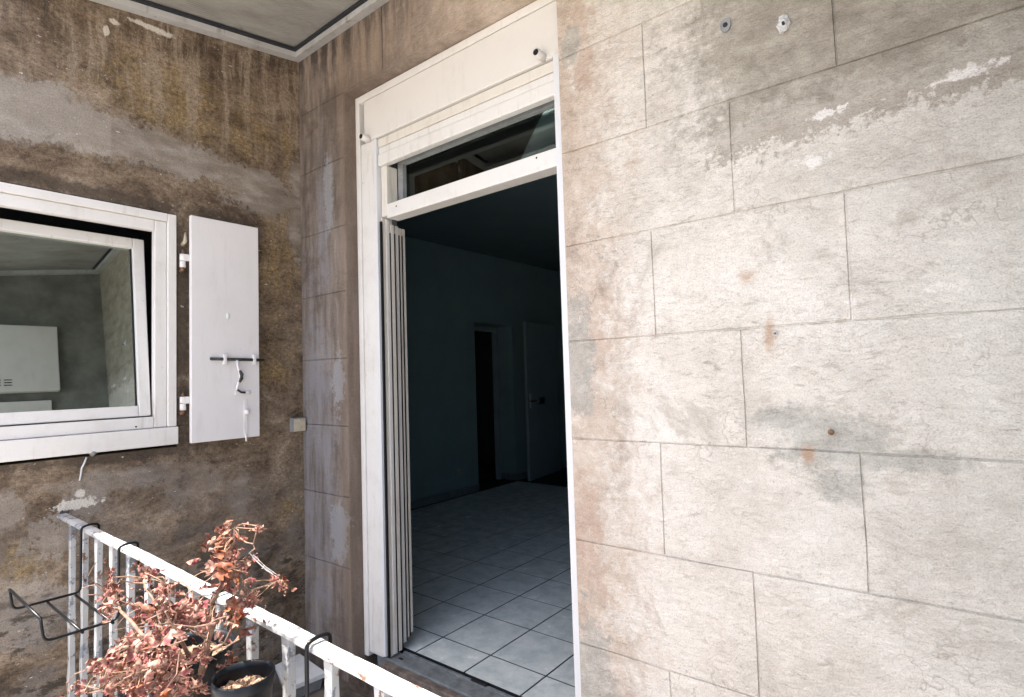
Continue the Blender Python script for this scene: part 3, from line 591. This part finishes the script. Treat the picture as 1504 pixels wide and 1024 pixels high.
lump = onS(136, 665, 0.006); bm = bmesh.new(); bmesh.ops.create_icosphere(bm, subdivisions=2, radius=0.014, matrix=Matrix.Translation(lump))
for v in bm.verts: v.co += Vector((random.uniform(-1, 1), random.uniform(-1, 1), random.uniform(-1, 1)))*0.003
mkobj('filler_lump', bm, 'greyp', wn, True)
# white board on the slab in the corner
zb = -0.06
cs = [onZ(*q, zb) for q in ((404, 977), (420, 1012), (479, 988), (440, 960))]
wb = thing('plastic_crate', 'pale plastic crate on the floor in the corner behind the railing', 'crate')
bm = bmesh.new(); T = [bm.verts.new(c_) for c_ in cs]; Bv = [bm.verts.new((c_.x, c_.y, zb-0.02)) for c_ in cs]
bm.faces.new(T); bm.faces.new(Bv[::-1])
for i in range(4): bm.faces.new((T[i], Bv[i], Bv[(i+1) % 4], T[(i+1) % 4]))
bmesh.ops.recalc_face_normals(bm, faces=bm.faces); mkobj('lid', bm, 'board', wb)
cc = sum(cs, Vector())/4; bm = bmesh.new(); T = [bm.verts.new((cc.x+(c_.x-cc.x)*0.9, cc.y+(c_.y-cc.y)*0.9, zb-0.021)) for c_ in cs]; Bv = [bm.verts.new((cc.x+(c_.x-cc.x)*0.8, cc.y+(c_.y-cc.y)*0.8, -0.139)) for c_ in cs]
bm.faces.new(T); bm.faces.new(Bv[::-1])
for i in range(4): bm.faces.new((T[i], Bv[i], Bv[(i+1) % 4], T[(i+1) % 4]))
bmesh.ops.recalc_face_normals(bm, faces=bm.faces); mkobj('tub', bm, 'greyp', wb)
# boiler cabinet on the end wall (seen mirrored in the window)
bc = thing('boiler_cabinet', 'white metal cabinet with vent slots on the loggia end wall', 'cabinet')
box('body', (2.985, -1.00, 2.05), (3.059, -0.36, 2.62), 'pvc', bc, 0.006)
for r_ in range(3):
    for c_ in range(4): box('vent_slot', (2.9832, -0.93+c_*0.07, 2.10+r_*0.022), (2.9845, -0.88+c_*0.07, 2.108+r_*0.022), 'black', bc)
bs = tag(box('pipe_duct', (3.0, -1.15, 1.86), (3.059, -0.42, 1.97), 'pvc', None, 0.005), 'white boxed duct under the cabinet on the end wall', 'duct')

# ------------------------------------------------------------------ railing
RY = -1.057
def railz(x): return 0.859-0.0125*x
rl = thing('balcony_railing', 'flaking white iron railing with square balusters across the loggia', 'railing')
bm = bmesh.new(); N = 90; prof = [(-0.018, -0.004), (-0.014, -0.0085), (0.014, -0.0085), (0.018, -0.004), (0.018, 0.004), (0.011, 0.0085), (-0.011, 0.0085), (-0.018, 0.004)]
prev = None
for i in range(N+1):
    x = -0.02+3.07*i/N; wob = 0.0012*math.sin(x*9)+random.uniform(-0.0005, 0.0005)
    rg = [bm.verts.new((x, RY+a+random.uniform(-0.0006, 0.0006), railz(x)+b_+wob)) for a, b_ in prof]
    if prev:
        for k in range(8): bm.faces.new((prev[k], prev[(k+1) % 8], rg[(k+1) % 8], rg[k]))
    prev = rg
bmesh.ops.recalc_face_normals(bm, faces=bm.faces); mkobj('top_rail', bm, 'rail', rl)
box('bottom_rail', (0.0, RY-0.016, -0.08), (3.05, RY+0.016, -0.066), 'rail', rl, 0.002)
for i in range(19):
    x = 0.138+0.1555*i
    if x > 3.02: break
    bm = bmesh.new(); rnd = random.Random(i); prev = None; M_ = 22
    for k in range(M_+1):
        z = -0.0655+(railz(x)-0.0088+0.0655)*k/M_; r_ = 0.0098+rnd.uniform(-0.0006, 0.0006)+(0.0025 if z < 0.5 and rnd.random() < 0.3 else 0)
        t = math.radians(3*rnd.uniform(-1, 1)); wx_ = 1.12+0.35*max(0, (z-0.72)/0.11)
        rg = [bm.verts.new((x+r_*wx_*a, RY+r_*b_, z)) for a, b_ in ((-1, -0.8), (-0.8, -1), (0.8, -1), (1, -0.8), (1, 0.8), (0.8, 1), (-0.8, 1), (-1, 0.8))]
        if prev:
            for q in range(8): bm.faces.new((prev[q], prev[(q+1) % 8], rg[(q+1) % 8], rg[q]))
        prev = rg
    bmesh.ops.recalc_face_normals(bm, faces=bm.faces); mkobj('baluster', bm, 'rail', rl)

# ------------------------------------------------------------------ wire pot holders hung outside the rail
def holder(x0, x1, label, zt=0.643):
    h_ = thing('pot_holder', label, 'pot holder', 'wire pot holders hooked over the railing')
    r = 0.0042; yb = -1.084; yf = -1.266
    for x in (x0, x1):
        tube('hook_arm', rounded([(x, -1.030, 0.775), (x, -1.031, railz(x)+0.017), (x, RY, railz(x)+0.020), (x, -1.0835, railz(x)+0.015), (x, yb, zt), (x, yf, zt), (x, yf-0.008, zt+0.068)], 0.02, 5), r, 'wire', h_, 8)
    tube('front_wire', [(x0, yf-0.008, zt+0.068), (x1, yf-0.008, zt+0.068)], r, 'wire', h_, 8)
    for yy in (yb-0.014, -1.175):
        tube('cross_wire', [(x0, yy, zt-0.0075), (x1, yy, zt-0.0075)], r, 'wire', h_, 8)
    return h_
holder(0.352, 0.742, 'empty black wire pot holder on the shaded railing end by the brown wall')
holder(1.395, 1.805, 'black wire pot holder carrying two dark pots on the sunlit railing')

# ------------------------------------------------------------------ pots
def pot(c, r, z0, z1, label):
    t = thing('flower_pot', label, 'flower pot', 'dark plastic flower pots on the railing'); n = 36
    prof = [(r*0.70, z0), (r*0.93, z1-0.022), (r*0.99, z1-0.021), (r, z1), (r*0.95, z1+0.001), (r*0.92, z1-0.012), (r*0.86, z1-0.05), (r*0.76, z0+0.012)]
    bm = bmesh.new(); rings = [[bm.verts.new((c[0]+q*math.cos(2*math.pi*k/n), c[1]+q*math.sin(2*math.pi*k/n), z)) for k in range(n)] for q, z in prof]
    for A, B in zip(rings, rings[1:]):
        for k in range(n): bm.faces.new((A[k], A[(k+1) % n], B[(k+1) % n], B[k]))
    bm.faces.new(rings[0][::-1]); bm.faces.new(rings[-1]); bmesh.ops.recalc_face_normals(bm, faces=bm.faces); mkobj('shell', bm, 'pot', t, True)
    bm = bmesh.new(); rr = r*0.865; zs = z1-0.030; G = 16
    vs_ = {}
    for i in range(G+1):
        for j in range(G+1):
            u_, v_ = 2*i/G-1, 2*j/G-1; d = math.hypot(u_, v_); m_ = max(abs(u_), abs(v_)); q = (m_/d) if d else 0
            vs_[i, j] = bm.verts.new((c[0]+rr*u_*q, c[1]+rr*v_*q, zs+random.uniform(-0.004, 0.006)))
    for i in range(G):
        for j in range(G): bm.faces.new((vs_[i, j], vs_[i+1, j], vs_[i+1, j+1], vs_[i, j+1]))
    mkobj('soil', bm, 'soil', t)
    return t
pot((1.505, -1.178), 0.088, 0.648, 0.80, 'larger dark plastic pot the dried plant grows from')
pot((1.712, -1.162), 0.057, 0.648, 0.80, 'smaller dark plastic pot showing bare dry soil')

# ------------------------------------------------------------------ dried geranium
pt = thing('dried_plant', 'withered red-brown pot plant sprawling over the white railing', 'plant')
def Q(px, py, yy=-1.2): return onF(px, py, yy)
base = Vector((1.50, -1.178, 0.745))
limbs = [[base, Q(297, 985, -1.19), Q(305, 940, -1.2), Q(312, 902, -1.2), Q(326, 858, -1.19), Q(336, 815, -1.18), Q(345, 775, -1.18)],
         [base, Q(285, 965, -1.2), Q(268, 945, -1.22), Q(256, 920, -1.24), Q(250, 885, -1.24), Q(247, 858, -1.24)],
         [base, Q(278, 985, -1.22), Q(250, 975, -1.26), Q(215, 985, -1.30), Q(180, 1000, -1.32), Q(130, 1018, -1.33)],
         [base, Q(270, 970, -1.24), Q(230, 940, -1.28), Q(195, 915, -1.30), Q(172, 880, -1.28), Q(165, 848, -1.26)],
         [base, Q(305, 975, -1.16), Q(330, 945, -1.14), Q(350, 905, -1.13), Q(362, 880, -1.13), Q(385, 862, -1.12), Q(408, 853, -1.12)],
         [base, Q(262, 990, -1.24), Q(235, 1005, -1.28), Q(200, 1020, -1.30)],
         [Q(268, 945, -1.22), Q(240, 900, -1.24), Q(222, 875, -1.24), Q(212, 850, -1.24)],
         [Q(250, 975, -1.26), Q(190, 950, -1.30), Q(160, 955, -1.32), Q(150, 985, -1.33)],
         [Q(305, 940, -1.2), Q(285, 905, -1.21), Q(270, 855, -1.21)],
         [base, Q(325, 985, -1.15), Q(345, 965, -1.13)]]
for k, L in enumerate(limbs):
    P_ = [L[0]]
    for a, b_ in zip(L, L[1:]):
        m_ = (a+b_)/2+Vector((random.uniform(-1, 1), random.uniform(-1, 1), random.uniform(-1, 1)))*0.008
        P_ += [m_, b_]
    r0 = 0.0085 if k == 0 else 0.0055 if k < 4 else 0.004
    tube('stem', P_, [r0*(1-0.75*i/(len(P_)-1)) for i in range(len(P_))], 'stem', pt, 7)
bm = bmesh.new()
def twig(pts, r=0.0013): add_tube(bm, pts, r, 5)
twig([Q(345, 778, -1.18), Q(352, 790, -1.18), Q(362, 797, -1.18), Q(372, 799, -1.18), Q(375, 788, -1.18), Q(379, 773, -1.18)])
twig([Q(372, 799, -1.18), Q(374, 806, -1.18), Q(366, 813, -1.18)])
twig([Q(100, 1020, -1.33), Q(98, 1003, -1.33), Q(110, 990, -1.33), Q(125, 985, -1.33)])
for _ in range(70):
    cx_, cy_ = random.choice([(225, 980), (180, 960), (240, 920), (285, 920), (165, 870), (215, 1000), (200, 990), (250, 940)])
    a = Q(cx_+random.gauss(0, 28), cy_+random.gauss(0, 18), -1.22+random.uniform(-0.1, 0.06)); d = Vector((random.gauss(0, 1), random.gauss(0, 1), random.gauss(0.3, 1))).normalized()
    l_ = random.uniform(0.03, 0.08); d2 = (d+Vector((random.gauss(0, .4), random.gauss(0, .4), random.gauss(0, .4)))).normalized()
    twig([a, a+d*l_*0.5, a+d*l_*0.5+d2*l_*0.5], random.uniform(0.0008, 0.0016))
bmesh.ops.recalc_face_normals(bm, faces=bm.faces); tag(mkobj('twigs', bm, 'stem', pt), kind='stuff')
def leaf_mesh(seed, curl):
    rnd = random.Random(seed*31+5); bm = bmesh.new(); n = 13; c0 = bm.verts.new((0, 0, 0)); r1, r2 = [], []
    R_ = rnd.uniform(0.28, 0.75); ax = rnd.uniform(0, 6.28)
    def bend(x_, y_, z_):
        u_ = x_*math.cos(ax)+y_*math.sin(ax); v_ = -x_*math.sin(ax)+y_*math.cos(ax)
        a = u_/R_; v_ *= 1-0.25*abs(math.sin(a)); return (R_*math.sin(a)+z_*math.sin(a)*0.5, v_+0.18*math.sin(3*a+seed), R_*(1-math.cos(a))+z_+0.3*v_*v_)
    for k in range(n):
        a = math.radians(-155+310*k/(n-1)); lob = 0.86+0.14*math.cos(k*math.pi)+rnd.uniform(-0.12, 0.12)
        for q, L_ in ((0.55, r1), (1.0, r2)): L_.append(bm.verts.new(bend(q*lob*math.cos(a), q*lob*math.sin(a), rnd.uniform(-0.16, 0.16)*q)))
    for k in range(n-1):
        bm.faces.new((c0, r1[k], r1[k+1])); bm.faces.new((r1[k], r2[k], r2[k+1], r1[k+1]))
    me = bpy.data.meshes.new('leaf'); bm.to_mesh(me); bm.free(); me.materials.append(MAT['leaf'] if seed % 3 else MAT['leaf_o'])
    for p in me.polygons: p.use_smooth = True
    return me
lm = [leaf_mesh(k, 0) for k in range(15)]
J = [p_ for L in limbs for a, b_ in zip(L, L[1:]) for p_ in (a, (a*2+b_)/3, (a+b_*2)/3, b_)]
pet = bmesh.new()
def g_(): return max(-1.5, min(1.5, random.gauss(0, 0.75)))
lo_ = [m_ for k, m_ in enumerate(lm) if k % 3 == 0]; lr_ = [m_ for k, m_ in enumerate(lm) if k % 3]
clusters = [(335, 795, 10, 18, -1.18, 16, 'o', .020), (330, 838, 12, 16, -1.18, 12, 'o', .026), (357, 840, 9, 10, -1.17, 8, 'r', .018), (318, 825, 7, 10, -1.19, 5, 'o', .026),
            (225, 905, 20, 12, -1.25, 12, 'r', .022), (270, 895, 18, 14, -1.22, 14, 'r', .026), (295, 905, 12, 14, -1.20, 12, 'r', .028),
            (215, 955, 26, 18, -1.29, 36, 'r', .021), (185, 975, 24, 16, -1.31, 28, 'r', .020), (250, 985, 22, 18, -1.26, 26, 'r', .023), (155, 985, 16, 12, -1.33, 18, 'r', .016), (205, 1008, 30, 9, -1.30, 20, 'r', .022), (120, 1010, 12, 5, -1.33, 7, 'r', .012),
            (168, 860, 7, 16, -1.27, 12, 'r', .015), (160, 885, 9, 8, -1.29, 8, 'r', .016), (212, 850, 9, 6, -1.24, 8, 'r', .017), (243, 862, 8, 9, -1.24, 8, 'r', .020),
            (338, 900, 10, 12, -1.14, 9, 'o', .027), (365, 882, 9, 7, -1.13, 8, 'r', .016), (408, 858, 6, 6, -1.12, 7, 'r', .012), (338, 975, 13, 9, -1.13, 10, 'o', .015), (380, 775, 4, 5, -1.18, 4, 'r', .010), (290, 965, 16, 16, -1.20, 14, 'r', .018), (275, 1010, 18, 8, -1.22, 10, 'r', .02)]
small = []; NL = 0
for cx_, cy_, sx, sy, yy, n, kd, sz in clusters:
    for i in range(n):
        p = Q(cx_+g_()*sx, cy_+g_()*sy, yy+random.uniform(-0.04, 0.04))
        NL += 1
        
        o = bpy.data.objects.new('leaf', random.choice(lo_ if (kd == 'o') != (random.random() < 0.15) else lr_)); COL.objects.link(o); o.parent = pt
        s_ = sz*random.uniform(0.5, 1.1); o.scale = (s_, s_, s_*random.uniform(0.7, 1.3)); o.location = p; o.rotation_euler = [random.uniform(0, 6.28) for _ in range(3)]
        near = min(J, key=lambda t_: (t_-p).length); m_ = (near+p)/2+Vector((random.uniform(-1, 1), random.uniform(-1, 1), random.uniform(-0.2, 1)))*0.008
        if (near-p).length < 0.09: add_tube(pet, [near, m_, p], 0.0009, 4, False)
        if True:
            for _ in range(1 if random.random() < 0.75 else 2): small.append((p+Vector((random.gauss(0, 1), random.gauss(0, 1), random.gauss(0, 1)))*sz*0.8, sz*random.uniform(0.3, 0.75)))
bmesh.ops.recalc_face_normals(pet, faces=pet.faces); tag(mkobj('leaf_stalks', pet, 'stalk', pt), kind='stuff')
bm = bmesh.new()
for p, s_ in small:
    src = random.choice(lm); R_ = Matrix.Rotation(random.uniform(0, 6.28), 3, Vector((random.gauss(0, 1), random.gauss(0, 1), random.gauss(0, 1))).normalized())
    vv = [bm.verts.new(p+R_ @ (v.co*s_)) for v in src.vertices]
    for f_ in src.polygons: bm.faces.new([vv[q] for q in f_.vertices])
tag(mkobj('leaf_fragments', bm, 'leaf', pt), kind='stuff')
bm = bmesh.new()
for a, b_ in (((372, 815), (408, 845)), ((370, 818), (406, 847)), ((374, 822), (407, 848)), ((366, 812), (400, 842)), ((378, 818), (384, 826)), ((388, 830), (384, 835))):
    add_tube(bm, [Q(*a, -1.17), (Q(*a, -1.17)+Q(*b_, -1.13))/2-Vector((0, 0, 0.003)), Q(*b_, -1.13)], 0.00045, 4)
bmesh.ops.recalc_face_normals(bm, faces=bm.faces); tag(mkobj('cobweb', bm, 'silk'), 'thin cobweb strands strung between two dried plant tips', 'cobweb')
